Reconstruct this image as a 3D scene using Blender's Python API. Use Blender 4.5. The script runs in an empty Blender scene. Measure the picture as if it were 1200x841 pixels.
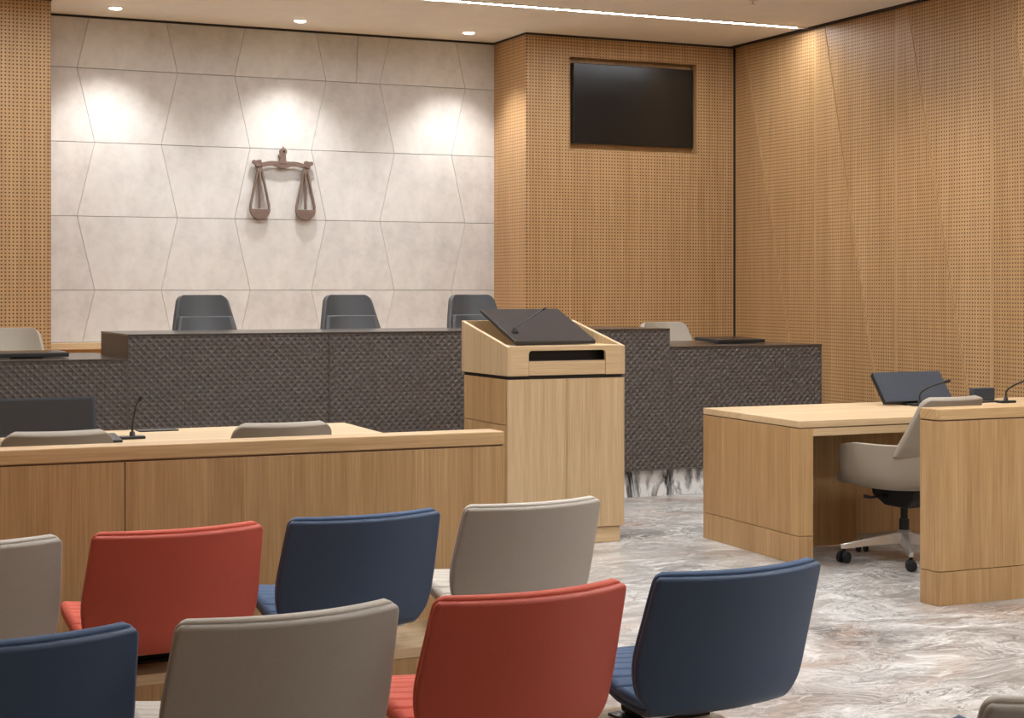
import bpy, math, random
from mathutils import Vector, Matrix
random.seed(7)
scn = bpy.context.scene
col = scn.collection
R = math.radians

# ------------------------------------------------------------------ camera
cam = bpy.data.cameras.new('camera')
cam.sensor_width = 36.0
cam.lens = 1950.0 / 1200.0 * 36.0
cam.shift_y = -80.5 / 1200.0
cam.clip_start = 0.05
camo = bpy.data.objects.new('camera', cam)
col.objects.link(camo)
camo.location = (0, 0, 1.42)
camo.rotation_euler = (R(90), 0, R(-24.5))
scn.camera = camo

# ------------------------------------------------------------------ world, exposure
world = bpy.data.worlds.new('world')
scn.world = world
world.use_nodes = True
world.node_tree.nodes['Background'].inputs[0].default_value = (0.9, 0.85, 0.78, 1)
world.node_tree.nodes['Background'].inputs[1].default_value = 0.05
scn.view_settings.view_transform = 'Standard'
scn.view_settings.look = 'None'
scn.view_settings.gamma = 1.0
scn.view_settings.use_curve_mapping = False
scn.view_settings.exposure = 0.0
STRIP_POWER = 114.0      # emission strength of the ceiling light lines
SPOT_POWER = 110.0       # wall washing downlights
FILL_SPOT = 95.0        # added unseen downlights over the room

# ------------------------------------------------------------------ materials
def lin(c):
    o = []
    for v in c[:3]:
        v = v / 255.0
        o.append(v / 12.92 if v <= 0.04045 else ((v + 0.055) / 1.055) ** 2.4)
    return (o[0], o[1], o[2], 1.0)

class NT:
    def __init__(self, name):
        self.m = bpy.data.materials.new(name)
        self.m.use_nodes = True
        self.t = self.m.node_tree
        self.p = self.t.nodes['Principled BSDF']
    def n(self, typ, **kw):
        nd = self.t.nodes.new(typ)
        for k, v in kw.items():
            setattr(nd, k, v)
        return nd
    def l(self, a, b):
        self.t.links.new(a, b)
    def math(self, op, a, b=None, c=None):
        nd = self.n('ShaderNodeMath', operation=op)
        for i, v in enumerate((a, b, c)):
            if v is None:
                continue
            if isinstance(v, (int, float)):
                nd.inputs[i].default_value = v
            else:
                self.l(v, nd.inputs[i])
        return nd.outputs[0]
    def comb(self, x, y, z):
        nd = self.n('ShaderNodeCombineXYZ')
        for i, v in enumerate((x, y, z)):
            if isinstance(v, (int, float)):
                nd.inputs[i].default_value = v
            else:
                self.l(v, nd.inputs[i])
        return nd.outputs[0]
    def noise(self, vec, scale, detail=3, rough=0.5, dist=0.0):
        nd = self.n('ShaderNodeTexNoise')
        nd.inputs['Scale'].default_value = scale
        nd.inputs['Detail'].default_value = detail
        nd.inputs['Roughness'].default_value = rough
        nd.inputs['Distortion'].default_value = dist
        self.l(vec, nd.inputs['Vector'])
        return nd.outputs[0]
    def ramp(self, fac, stops):
        nd = self.n('ShaderNodeValToRGB')
        cr = nd.color_ramp
        while len(cr.elements) < len(stops):
            cr.elements.new(0.5)
        for e, (p, c) in zip(cr.elements, stops):
            e.position = p
            e.color = c
        self.l(fac, nd.inputs[0])
        return nd.outputs[0]
    def mix(self, fac, a, b, mode='MIX'):
        nd = self.n('ShaderNodeMix', data_type='RGBA', blend_type=mode)
        for i, v in ((0, fac), (6, a), (7, b)):
            if isinstance(v, (int, float)):
                nd.inputs[i].default_value = v
            elif isinstance(v, tuple):
                nd.inputs[i].default_value = v
            else:
                self.l(v, nd.inputs[i])
        return nd.outputs[2]
    def objxyz(self):
        tc = self.n('ShaderNodeTexCoord')
        sp = self.n('ShaderNodeSeparateXYZ')
        self.l(tc.outputs['Object'], sp.inputs[0])
        return sp.outputs[0], sp.outputs[1], sp.outputs[2], tc.outputs['Object']
    def bump(self, h, strength, dist):
        nd = self.n('ShaderNodeBump')
        nd.inputs['Strength'].default_value = strength
        nd.inputs['Distance'].default_value = dist
        self.l(h, nd.inputs['Height'])
        self.l(nd.outputs[0], self.p.inputs['Normal'])
    def set(self, rough=0.5, metal=0.0, spec=0.5):
        self.p.inputs['Roughness'].default_value = rough
        self.p.inputs['Metallic'].default_value = metal
        self.p.inputs['Specular IOR Level'].default_value = spec

def plain(name, c, rough=0.5, metal=0.0, spec=0.5, vary=0.06, nscale=40, bump=0.0):
    k = NT(name)
    x, y, z, v = k.objxyz()
    nz = k.noise(v, nscale, 3)
    a = tuple(list(q * (1 - vary) for q in lin(c)[:3]) + [1.0])
    b = tuple(list(min(1, q * (1 + vary)) for q in lin(c)[:3]) + [1.0])
    k.l(k.ramp(nz, [(0.3, a), (0.7, b)]), k.p.inputs['Base Color'])
    k.set(rough, metal, spec)
    if bump:
        k.bump(nz, bump, 0.002)
    return k.m

def wood_color(k, grain, c_lo, c_hi, leaf=0.13):
    x, y, z, v = k.objxyz()
    if grain == 'z':
        u, g = k.math('ADD', x, y), z
    elif grain == 'x':
        u, g = k.math('ADD', y, z), x
    else:
        u, g = k.math('ADD', x, z), y
    oi = k.n('ShaderNodeObjectInfo')
    u = k.math('ADD', u, k.math('MULTIPLY', oi.outputs['Random'], 7.3))
    lf = k.math('FLOOR', k.math('DIVIDE', u, leaf))
    wn = k.n('ShaderNodeTexWhiteNoise', noise_dimensions='1D')
    k.l(lf, wn.inputs['W'])
    leafv = wn.outputs[0]
    broad = k.noise(k.comb(k.math('MULTIPLY', u, 22.0), k.math('MULTIPLY', g, 0.7), lf), 1.0, 3, 0.55, 0.4)
    fine = k.noise(k.comb(k.math('MULTIPLY', u, 160.0), k.math('MULTIPLY', g, 3.0), 0.0), 1.0, 3, 0.6)
    f = k.math('ADD', k.math('MULTIPLY', broad, 0.36), k.math('MULTIPLY', fine, 0.56))
    f = k.math('ADD', f, k.math('MULTIPLY', k.math('SUBTRACT', leafv, 0.5), 0.10))
    c = k.ramp(f, [(0.24, lin(c_lo)), (0.68, lin(c_hi))])
    return c, fine, (x, y, z, v)

OAK_LO, OAK_HI = (151, 114, 71), (202, 166, 119)
def wood(name, grain='z', lo=OAK_LO, hi=OAK_HI, rough=0.42, leaf=0.13):
    k = NT(name)
    c, fine, _ = wood_color(k, grain, lo, hi, leaf)
    k.l(c, k.p.inputs['Base Color'])
    k.set(rough, 0, 0.4)
    k.bump(fine, 0.08, 0.001)
    return k.m

def perforated(name, axis, lo=(160, 121, 78), hi=(203, 166, 121)):
    k = NT(name)
    c, fine, (x, y, z, v) = wood_color(k, 'z', lo, hi, 0.2)
    P = 0.028
    def cell(q):
        return k.math('ABSOLUTE', k.math('SUBTRACT', k.math('FRACT', k.math('DIVIDE', q, P)), 0.5))
    a = cell(x if axis == 'x' else y)
    b = cell(z)
    d = k.math('POWER', k.math('ADD', k.math('POWER', a, 4.0), k.math('POWER', b, 4.0)), 0.25)
    hole = k.math('LESS_THAN', d, 0.215)
    k.l(k.mix(hole, c, lin((92, 62, 36))), k.p.inputs['Base Color'])
    k.set(0.45, 0, 0.35)
    return k.m

def marble_floor():
    k = NT('marble_floor')
    x, y, z, v = k.objxyz()
    mp = k.n('ShaderNodeMapping')
    mp.inputs['Rotation'].default_value = (0, 0, R(-12))
    mp.inputs['Scale'].default_value = (0.7, 1.15, 1)
    k.l(v, mp.inputs[0])
    w = mp.outputs[0]
    warp = k.n('ShaderNodeTexNoise')
    warp.inputs['Scale'].default_value = 0.9
    warp.inputs['Detail'].default_value = 4
    k.l(w, warp.inputs['Vector'])
    vm = k.n('ShaderNodeVectorMath', operation='MULTIPLY_ADD')
    k.l(warp.outputs['Color'], vm.inputs[0])
    vm.inputs[1].default_value = (1.1, 1.1, 0)
    k.l(w, vm.inputs[2])
    wv = vm.outputs[0]
    base = k.noise(wv, 2.2, 8, 0.66, 0.8)
    tan = k.noise(wv, 0.9, 5, 0.6, 1.2)
    vein = k.noise(wv, 3.4, 9, 0.72, 1.8)
    big = k.noise(wv, 1.3, 6, 0.6, 1.0)
    c = k.ramp(base, [(0.30, lin((128, 124, 121))), (0.48, lin((176, 172, 167))), (0.62, lin((208, 206, 202)))])
    tf = k.ramp(tan, [(0.50, (0, 0, 0, 1)), (0.66, (0.65, 0.65, 0.65, 1))])
    c = k.mix(tf, c, lin((178, 148, 128)))
    ve = k.math('ABSOLUTE', k.math('SUBTRACT', vein, 0.5))
    vf = k.ramp(ve, [(0.0, (1, 1, 1, 1)), (0.04, (0, 0, 0, 1))])
    bf = k.ramp(big, [(0.42, (0, 0, 0, 1)), (0.6, (0.9, 0.9, 0.9, 1))])
    c = k.mix(k.math('MULTIPLY', vf, bf), c, lin((70, 68, 68)))
    fn = k.noise(wv, 9.0, 8, 0.75, 2.5)
    c = k.mix(k.ramp(fn, [(0.53, (0, 0, 0, 1)), (0.66, (0.8, 0.8, 0.8, 1))]), c, lin((92, 86, 82)))
    gr = k.noise(wv, 24.0, 6, 0.8, 1.5)
    c = k.mix(k.ramp(gr, [(0.5, (0, 0, 0, 1)), (0.7, (0.75, 0.75, 0.75, 1))]), c, lin((110, 102, 96)))
    c = k.mix(k.ramp(k.noise(wv, 7.0, 8, 0.75, 1.5), [(0.52, (0, 0, 0, 1)), (0.66, (0.85, 0.85, 0.85, 1))]), c, lin((230, 229, 226)))
    k.l(c, k.p.inputs['Base Color'])
    k.set(0.3, 0, 0.4)
    return k.m

def marble_base():
    k = NT('veined_marble')
    x, y, z, v = k.objxyz()
    mp = k.n('ShaderNodeMapping')
    mp.inputs['Rotation'].default_value = (0, R(35), 0)
    mp.inputs['Scale'].default_value = (3.2, 1, 0.9)
    k.l(v, mp.inputs[0])
    a = k.noise(mp.outputs[0], 1.6, 8, 0.65, 1.8)
    c = k.ramp(a, [(0.40, lin((52, 52, 54))), (0.48, lin((165, 165, 164))), (0.54, lin((236, 236, 234)))])
    k.l(c, k.p.inputs['Base Color'])
    k.set(0.25, 0, 0.5)
    return k.m

def stone():
    k = NT('pale_stone')
    x, y, z, v = k.objxyz()
    oi = k.n('ShaderNodeObjectInfo')
    a = k.noise(v, 2.6, 7, 0.65, 0.6)
    b = k.noise(v, 14, 6, 0.7, 0.3)
    f = k.math('ADD', k.math('MULTIPLY', a, 0.7), k.math('MULTIPLY', b, 0.3))
    f = k.math('ADD', f, k.math('MULTIPLY', k.math('SUBTRACT', oi.outputs['Random'], 0.5), 0.06))
    c = k.ramp(f, [(0.3, lin((180, 176, 172))), (0.5, lin((202, 198, 194))), (0.7, lin((214, 211, 207)))])
    k.l(c, k.p.inputs['Base Color'])
    k.set(0.6, 0, 0.3)
    k.bump(b, 0.1, 0.002)
    return k.m

def emit(name, c, s):
    k = NT(name)
    k.p.inputs['Base Color'].default_value = lin(c)
    k.p.inputs['Emission Color'].default_value = lin(c)
    k.p.inputs['Emission Strength'].default_value = s
    return k.m

M = {}
M['oak'] = wood('oak_vertical', 'z')
M['oak_x'] = wood('oak_long', 'x', (168, 130, 85), (214, 181, 134))
M['oak_y'] = wood('oak_deep', 'y', (158, 122, 80), (206, 174, 130))
M['oak_pale'] = wood('oak_pale', 'z', (174, 145, 106), (216, 190, 152))
M['oak_pale_x'] = wood('oak_pale_long', 'x', (184, 154, 114), (224, 198, 160))
M['perf_x'] = perforated('perforated_oak_x', 'x')
M['perf_y'] = perforated('perforated_oak_y', 'y')
M['floor'] = marble_floor()
M['marble'] = marble_base()
M['stone'] = stone()
M['grout'] = plain('grout', (120, 112, 104), 0.9)
M['ceiling'] = plain('ceiling_paint', (238, 234, 228), 0.8, vary=0.02, nscale=6)
M['plaster'] = plain('plaster', (196, 178, 152), 0.8, vary=0.03, nscale=6)
M['gap'] = plain('shadow_gap', (38, 31, 25), 0.8)
M['groove'] = plain('groove_brown', (98, 68, 40), 0.7)
M['bronze'] = plain('bronze', (122, 102, 92), 0.45, 0.35, 0.5, 0.08, 30)
M['relief'] = plain('dark_relief', (86, 77, 71), 0.55, 0.0, 0.45, 0.04, 60)
M['dark_top'] = plain('dark_top', (64, 56, 50), 0.22, 0.0, 0.6, 0.05, 60)
M['dark_wood'] = wood('dark_wood', 'z', (58, 44, 34), (86, 67, 52), 0.4)
M['black'] = plain('black_plastic', (34, 33, 33), 0.4, 0, 0.5, 0.05, 80)
M['screen'] = plain('screen', (20, 18, 17), 0.22, 0, 0.5, 0.02, 10)
M['grey_screen'] = plain('grey_screen', (60, 66, 76), 0.5, 0, 0.3, 0.03, 10)
M['dark_screen'] = plain('dark_screen', (48, 46, 46), 0.5, 0, 0.3, 0.03, 10)
M['mat'] = plain('dark_leatherette', (56, 48, 44), 0.7, 0, 0.1, 0.05, 90)
M['steel'] = plain('steel', (206, 205, 203), 0.28, 0.75, 0.5, 0.03, 60)
M['rubber'] = plain('rubber', (30, 30, 32), 0.6, 0, 0.4, 0.05, 60)
M['leather_black'] = plain('black_leather', (70, 71, 73), 0.42, 0, 0.5, 0.06, 120, 0.15)
M['leather_taupe'] = plain('taupe_leather', (152, 141, 126), 0.5, 0, 0.4, 0.03, 120, 0.1)
def chair_mats(name, shell, pad):
    return plain(name + '_shell', shell, 0.5, 0, 0.4, 0.03, 160, 0.06), plain(name + '_pad', pad, 0.75, 0, 0.3, 0.05, 220, 0.15)
CH = {'red': chair_mats('red', (190, 84, 66), (210, 102, 82)),
      'navy': chair_mats('navy', (58, 76, 102), (78, 97, 126)),
      'grey': chair_mats('grey', (166, 157, 146), (198, 190, 178))}
M['led'] = emit('led_diffuser', (244, 249, 255), STRIP_POWER)
M['lamp'] = emit('lamp_lens', (255, 238, 215), 30.0)
M['white_metal'] = plain('white_metal', (220, 208, 192), 0.5, vary=0.02)

# ------------------------------------------------------------------ mesh helpers
class MB:
    def __init__(self):
        self.v, self.f, self.mi = [], [], []
    def add(self, vs, fs, mi=0):
        b = len(self.v)
        self.v += [tuple(q) for q in vs]
        self.f += [tuple(i + b for i in q) for q in fs]
        self.mi += [mi] * len(fs)
        return self
    def box(self, x0, x1, y0, y1, z0, z1, mi=0):
        vs = [(x0, y0, z0), (x1, y0, z0), (x1, y1, z0), (x0, y1, z0), (x0, y0, z1), (x1, y0, z1), (x1, y1, z1), (x0, y1, z1)]
        return self.add(vs, [(0, 3, 2, 1), (4, 5, 6, 7), (0, 1, 5, 4), (1, 2, 6, 5), (2, 3, 7, 6), (3, 0, 4, 7)], mi)
    def prism(self, poly, a, b, axis='z', mi=0):
        """polygon extruded from a to b; axis z: poly=(x,y); axis y: poly=(x,z); axis x: poly=(y,z)"""
        def P(p, h):
            return (p[0], p[1], h) if axis == 'z' else ((p[0], h, p[1]) if axis == 'y' else (h, p[0], p[1]))
        ar = sum(poly[i][0] * poly[(i + 1) % len(poly)][1] - poly[(i + 1) % len(poly)][0] * poly[i][1] for i in range(len(poly)))
        if (ar < 0) != (axis == 'y'):
            poly = poly[::-1]
        n = len(poly)
        vs = [P(p, a) for p in poly] + [P(p, b) for p in poly]
        fs = [tuple(range(n - 1, -1, -1)), tuple(range(n, 2 * n))]
        fs += [(i, (i + 1) % n, n + (i + 1) % n, n + i) for i in range(n)]
        return self.add(vs, fs, mi)
    def tube(self, pts, rad, n=10, mi=0):
        pts = [Vector(p) for p in pts]
        if not isinstance(rad, (list, tuple)):
            rad = [rad] * len(pts)
        vs, fs = [], []
        ref = None
        for i, p in enumerate(pts):
            t = (pts[min(i + 1, len(pts) - 1)] - pts[max(i - 1, 0)]).normalized()
            if ref is None:
                ref = Vector((1, 0, 0)) if abs(t.x) < 0.8 else Vector((0, 1, 0))
            ref = (ref - t * ref.dot(t)).normalized()
            bn = t.cross(ref)
            for k in range(n):
                a = 2 * math.pi * k / n
                vs.append(p + (ref * math.cos(a) + bn * math.sin(a)) * rad[i])
        for i in range(len(pts) - 1):
            for k in range(n):
                fs.append((i * n + k, i * n + (k + 1) % n, (i + 1) * n + (k + 1) % n, (i + 1) * n + k))
        fs.append(tuple(range(n - 1, -1, -1)))
        fs.append(tuple(range((len(pts) - 1) * n, len(pts) * n)))
        return self.add(vs, fs, mi)
    def lathe(self, prof, c=(0, 0, 0), n=24, mi=0, axis='z'):
        """prof: (radius, height) from bottom to top, closed at both ends"""
        vs, fs = [], []
        for r, h in prof:
            for k in range(n):
                a = 2 * math.pi * k / n
                p = (r * math.cos(a), r * math.sin(a), h)
                if axis == 'x':
                    p = (p[2], p[0], p[1])
                elif axis == 'y':
                    p = (p[1], p[2], p[0])
                vs.append((c[0] + p[0], c[1] + p[1], c[2] + p[2]))
        m = len(prof)
        for i in range(m - 1):
            for k in range(n):
                fs.append((i * n + k, i * n + (k + 1) % n, (i + 1) * n + (k + 1) % n, (i + 1) * n + k))
        fs.append(tuple(range(n - 1, -1, -1)))
        fs.append(tuple(range((m - 1) * n, m * n)))
        return self.add(vs, fs, mi)
    def slab(self, surf, layers, us, vs_, sign=1.0, extra=None, mi=0):
        """closed curved slab: surf(u,v)->point, u,v in [-1,1]; layers: (offset, shrink_u, shrink_v) from one skin to the other;
        extra(point)->additional offset of the last skin"""
        def nrm(u, v):
            e = 1e-3
            a = surf(min(1, u + e), v) - surf(max(-1, u - e), v)
            b = surf(u, min(1, v + e)) - surf(u, max(-1, v - e))
            k = a.cross(b)
            return k.normalized() * sign if k.length > 1e-12 else Vector((0, 0, 1))
        nu, nv = len(us), len(vs_)
        def pt(u, v, L, ex=False):
            o, su, sv = L
            u2, v2 = u * (1 - su), v * (1 - sv)
            p = surf(u2, v2)
            if ex and extra:
                o = o + extra(p, u2, v2)
            return p + nrm(u2, v2) * o
        V, F = [], []
        for L, ex in ((layers[0], False), (layers[-1], True)):
            for u in us:
                for v in vs_:
                    V.append(pt(u, v, L, ex))
        g = nu * nv
        def G(k, i, j):
            return k * g + i * nv + j
        for i in range(nu - 1):
            for j in range(nv - 1):
                F.append((G(0, i, j), G(0, i, j + 1), G(0, i + 1, j + 1), G(0, i + 1, j)))
                F.append((G(1, i, j), G(1, i + 1, j), G(1, i + 1, j + 1), G(1, i, j + 1)))
        loop = [(i, 0) for i in range(nu)] + [(nu - 1, j) for j in range(1, nv)] + [(i, nv - 1) for i in range(nu - 2, -1, -1)] + [(0, j) for j in range(nv - 2, 0, -1)]
        prev = [G(0, i, j) for i, j in loop]
        for L in layers[1:-1]:
            cur = []
            for i, j in loop:
                cur.append(len(V))
                V.append(pt(us[i], vs_[j], L))
            n = len(loop)
            F += [(prev[q], prev[(q + 1) % n], cur[(q + 1) % n], cur[q]) for q in range(n)]
            prev = cur
        last = [G(1, i, j) for i, j in loop]
        n = len(loop)
        F += [(prev[q], prev[(q + 1) % n], last[(q + 1) % n], last[q]) for q in range(n)]
        if sign < 0:
            F = [q[::-1] for q in F]
        return self.add(V, F, mi)
    def mesh(self, name, mats, smooth=False, angle=None):
        me = bpy.data.meshes.new(name)
        me.from_pydata(self.v, [], self.f)
        if not isinstance(mats, (list, tuple)):
            mats = [mats]
        for m in mats:
            me.materials.append(m)
        me.polygons.foreach_set('material_index', self.mi)
        if smooth or angle:
            me.polygons.foreach_set('use_smooth', [True] * len(me.polygons))
            if angle:
                me.set_sharp_from_angle(angle=R(angle))
        me.update()
        return me
    def build(self, name, mats, parent=None, smooth=False, angle=None, bevel=0.0, loc=None):
        o = bpy.data.objects.new(name, self.mesh(name, mats, smooth, angle))
        col.objects.link(o)
        if parent:
            o.parent = parent
        if loc:
            o.location = loc
        if bevel:
            b = o.modifiers.new('bevel', 'BEVEL')
            b.width = bevel
            b.segments = 2
            b.limit_method = 'ANGLE'
            b.angle_limit = R(40)
        return o

def tag(o, label, cat, group=None):
    o['label'] = label
    o['category'] = cat
    if group:
        o['group'] = group
    return o

def thing(name, label, cat, loc=(0, 0, 0), rz=0.0, group=None):
    o = bpy.data.objects.new(name, None)
    col.objects.link(o)
    o.empty_display_size = 0.1
    o.location = loc
    o.rotation_euler = (0, 0, rz)
    return tag(o, label, cat, group)

def copy_thing(o, loc, rz, label, group=None):
    def cp(a, parent):
        c = a.copy()
        col.objects.link(c)
        c.parent = parent
        for ch in list(a.children):
            cp(ch, c)
        return c
    r = cp(o, None)
    r.location = loc
    r.rotation_euler = (0, 0, rz)
    r['label'] = label
    if group:
        r['group'] = group
    return r

def struct(o):
    o['kind'] = 'structure'
    return o

def lerp(a, b, t):
    return a + (b - a) * t

# ------------------------------------------------------------------ room shell
CEIL = 3.60
XL, XR, YF, YB = -1.0, 8.0, -3.0, 13.44
SX0, SX1, YP = 2.02, 5.945, 12.75          # stone niche sides, plane of the wooden walls beside it
struct(MB().box(XL - .2, XR + .2, YF - .2, YB + .3, -0.12, 0.0).build('floor', M['floor']))
struct(MB().box(XL - .2, XR + .2, YF - .2, YB + .3, CEIL, CEIL + 0.12).build('ceiling', M['ceiling']))

# back wall: dark bed with shaped stone tiles in front
wall_back = struct(MB().box(SX0 - .1, SX1 + .1, YB, YB + .12, 0, CEIL).build('wall_back', M['grout']))
ROWS = [0.95, 1.007, 1.420, 2.008, 2.595, 3.183, CEIL - .016]
ZI = [2.468, 2.999, 3.735, 4.264, 5.005, 5.535]          # node x on the 1.420 / 2.595 joints
ZO = [2.330, 3.131, 3.605, 4.392, 4.873, 5.665]          # node x on the 2.008 / 3.183 joints
NODE = {1.420: ZI, 2.595: ZI, 2.008: ZO, 3.183: ZO}
def node_x(z, i):
    if z in NODE:
        return NODE[z][i]
    if z < 1.42:
        t = (1.42 - z) / 0.588
    else:
        t = (z - 3.183) / 0.588
        return lerp(ZO[i], ZI[i], t)
    return lerp(ZI[i], ZO[i], t)
G, GV = 0.002, 0.0012
for r in range(1, len(ROWS) - 1):
    z0, z1 = ROWS[r], ROWS[r + 1]
    xb = [SX0] + [node_x(z0, i) for i in range(6)] + [SX1]
    xt = [SX0] + [node_x(z1, i) for i in range(6)] + [SX1]
    cols = [[(xb[i] + GV, z0 + G), (xb[i + 1] - GV, z0 + G), (xt[i + 1] - GV, z1 - G), (xt[i] + GV, z1 - G)] for i in range(7)]
    if r == len(ROWS) - 2:            # one tile of the cut top row is split by a plain joint
        a = cols.pop(4)
        cols += [[a[0], (4.66, a[0][1]), (4.675, a[2][1]), a[3]], [(4.664, a[0][1]), a[1], a[2], (4.679, a[2][1])]]
    for q in cols:
        cx = sum(p[0] for p in q) / 4
        cz = sum(p[1] for p in q) / 4
        MB().prism([(p[0] - cx, p[1] - cz) for p in q], -0.02, 0.001, 'y').build('stone_tile', M['stone'], wall_back, bevel=0.0015, loc=(cx, YB, cz))
# oak ledge running along the foot of the stone
ledge = struct(MB().box(SX0, SX1, 13.30, YB, 0.955, 1.005).build('trim_1', M['oak_pale_x'], bevel=0.003))
struct(MB().box(SX0, SX1, 13.36, YB, 0.30, 0.953).build('trim_2', M['oak']))

def gapbox(n, *a):
    return struct(MB().box(*a).build('trim_%d' % n, M['gap']))  # near-black strips stand in for the shade in wall and ceiling gaps
# perforated oak walls left and right of the stone
def perf_wall(name, boxes, mat):
    m = MB()
    for b in boxes:
        m.box(*b[:6], mi=b[6] if len(b) > 6 else 0)
    return struct(m.build(name, [mat, M['oak']]))
perf_wall('wall_side_left', [(XL, SX0 - .004, YP, YB + .1, 0, CEIL - .002)], M['perf_x'])
# television niche in the right part
NX0, NX1, NZ0, NZ1 = 6.352, 7.612, 2.625, 3.42
B = 0.006
perf_wall('wall_television_left', [(SX1 + .004, NX0 - B, YP, YB + .1, 0, CEIL - .002)], M['perf_x'])
perf_wall('wall_television_right', [(NX1 + B, XR - .004, YP, YB + .1, 0, CEIL - .002)], M['perf_x'])
perf_wall('wall_television_lower', [(NX0 - B, NX1 + B, YP, YB + .1, 0, NZ0 - B)], M['perf_x'])
perf_wall('wall_television_upper', [(NX0 - B, NX1 + B, YP, YB + .1, NZ1 + B, CEIL - .002)], M['perf_x'])
for n, b in enumerate([(NX0 - B, NX0, YP, YP + .11, NZ0 - B, NZ1 + B), (NX1, NX1 + B, YP, YP + .11, NZ0 - B, NZ1 + B),
                       (NX0, NX1, YP, YP + .11, NZ0 - B, NZ0), (NX0, NX1, YP, YP + .11, NZ1, NZ1 + B),
                       (NX0 - B, NX1 + B, YP + .11, YP + .13, NZ0 - B, NZ1 + B)]):
    struct(MB().box(*b).build('trim_%d' % (9 + n), M['oak']))
# side face of the projecting wall uses the other hole orientation
struct(MB().box(SX1 - .003, SX1 + .004, YP + .002, YB, 0, CEIL - .002).build('wall_return', M['perf_y']))
struct(MB().box(SX0 - .004, SX0 + .003, YP + .002, YB, 0, CEIL - .002).build('wall_return_far', M['perf_y']))

# right wall: backing and faceted perforated panels
wall_right = struct(MB().box(XR + .01, XR + .15, YF, YB + .1, 0, CEIL).build('wall_right', M['oak']))
SEAMS = [12.73, 11.50, 10.43, 9.335, 8.245, 7.155, 6.065, 4.975, 3.885, 2.795, 1.705, 0.615, -0.475, -1.565, -2.655, -3.0]
RIDGE = 0.022
for i in range(len(SEAMS) - 1):
    ya, yb = SEAMS[i], SEAMS[i + 1]
    w = ya - yb
    top, bot = ya - 0.15 * w, ya - 0.93 * w
    NZ = 14
    for side in (0, 1):
        m = MB()
        vs, fs, mi = [], [], []
        fr = [0, 1, 2, 3, 4, 5]
        for k in range(NZ + 1):
            z = (CEIL - .002) * k / NZ
            yd = lerp(bot, top, k / NZ)
            p0, p1 = (ya - .0015, yd) if side == 0 else (yd - .002, yb + .0015)
            x0, x1 = (XR, XR - RIDGE) if side == 0 else (XR - RIDGE + .004, XR)
            L = abs(p0 - p1)
            e = min(0.011 / max(L, 1e-4), 0.3)
            for t in (0, e, 0.5, 1 - e, 1):
                vs.append((lerp(x0, x1, t), lerp(p0, p1, t), z))
        for k in range(NZ):
            for c in range(4):
                a = k * 5 + c
                fs.append((a, a + 5, a + 6, a + 1))
                mi.append(0 if c in (1, 2) else 1)
        # closed at the back
        n0 = len(vs)
        for k in range(NZ + 1):
            for t in (0, 4):
                p = vs[k * 5 + t]
                vs.append((XR + .012, p[1], p[2]))
        for k in range(NZ):
            a, b2 = k * 5, n0 + k * 2
            fs += [(a, b2, b2 + 2, a + 5), (a + 4, a + 9, b2 + 3, b2 + 1)]
            mi += [1, 1]
        m.v, m.f, m.mi = vs, [q[::-1] for q in fs], mi
        m.build('wall_panel', [M['perf_y'], M['oak']], wall_right)
struct(MB().box(XL - .12, XL, YF, YB, 0, CEIL).build('wall_left', M['oak']))
struct(MB().box(XL - .12, XR + .1, YF - .12, YF, 0, CEIL).build('wall_rear', M['plaster']))
gapbox(3, SX0, SX1, YB - .024, YB, CEIL - .016, CEIL)
gapbox(4, SX1 - .006, XR, YP - .006, YP + .02, CEIL - .018, CEIL)
gapbox(5, XR - .045, XR + .01, YF, YP, CEIL - .018, CEIL)
gapbox(6, SX1 - .008, SX1 + .01, YP - .004, YB, CEIL - .018, CEIL)
gapbox(7, XL, SX0 + .008, YP - .006, YP + .02, CEIL - .018, CEIL)
gapbox(8, XR - .009, XR + .01, YP - .012, YP + .002, 0, CEIL)

# raised floor behind the bench
struct(MB().box(0.95, 7.2, 10.2, 12.75, 0.0, 0.30).build('floor_dais', M['oak_x']))
struct(MB().box(SX0, SX1, 10.9, 13.40, 0.30, 0.45).build('floor_dais_upper', M['oak_x']))

# ------------------------------------------------------------------ ceiling lamps
def light_line(y, label, x0=0.3, x1=7.86):
    t = thing('ceiling_light_line', label, 'light', (0, y, CEIL), 0)
    MB().box(x0, x1, -.022, .022, -.006, 0.0).build('diffuser', M['led'], t)
    m = MB()
    m.box(x0 - .004, x1 + .12, -.028, -.0222, -.008, 0).box(x0 - .004, x1 + .12, .0222, .028, -.008, 0)
    m.box(x1, x1 + .12, -.0222, .0222, -.003, 0)
    m.build('housing', M['white_metal'], t)
light_line(11.57, 'long glowing white light line in the ceiling before the television wall')
light_line(8.3, 'added unseen ceiling light line over the lectern and tables')  # added above the view as fill for the middle of the room
light_line(-0.9, 'added unseen ceiling light line at the back of the court', 1.6)  # added behind the camera to brighten chair backs and rail
light_line(2.3, 'added unseen ceiling light line over the aisle beside the rear gallery seats', 3.0)  # added out of view, kept to one side so chairs brighten rightwards
light_line(5.0, 'added unseen ceiling light line over the front row of gallery seats')  # added above the view as fill over the seats

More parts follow.
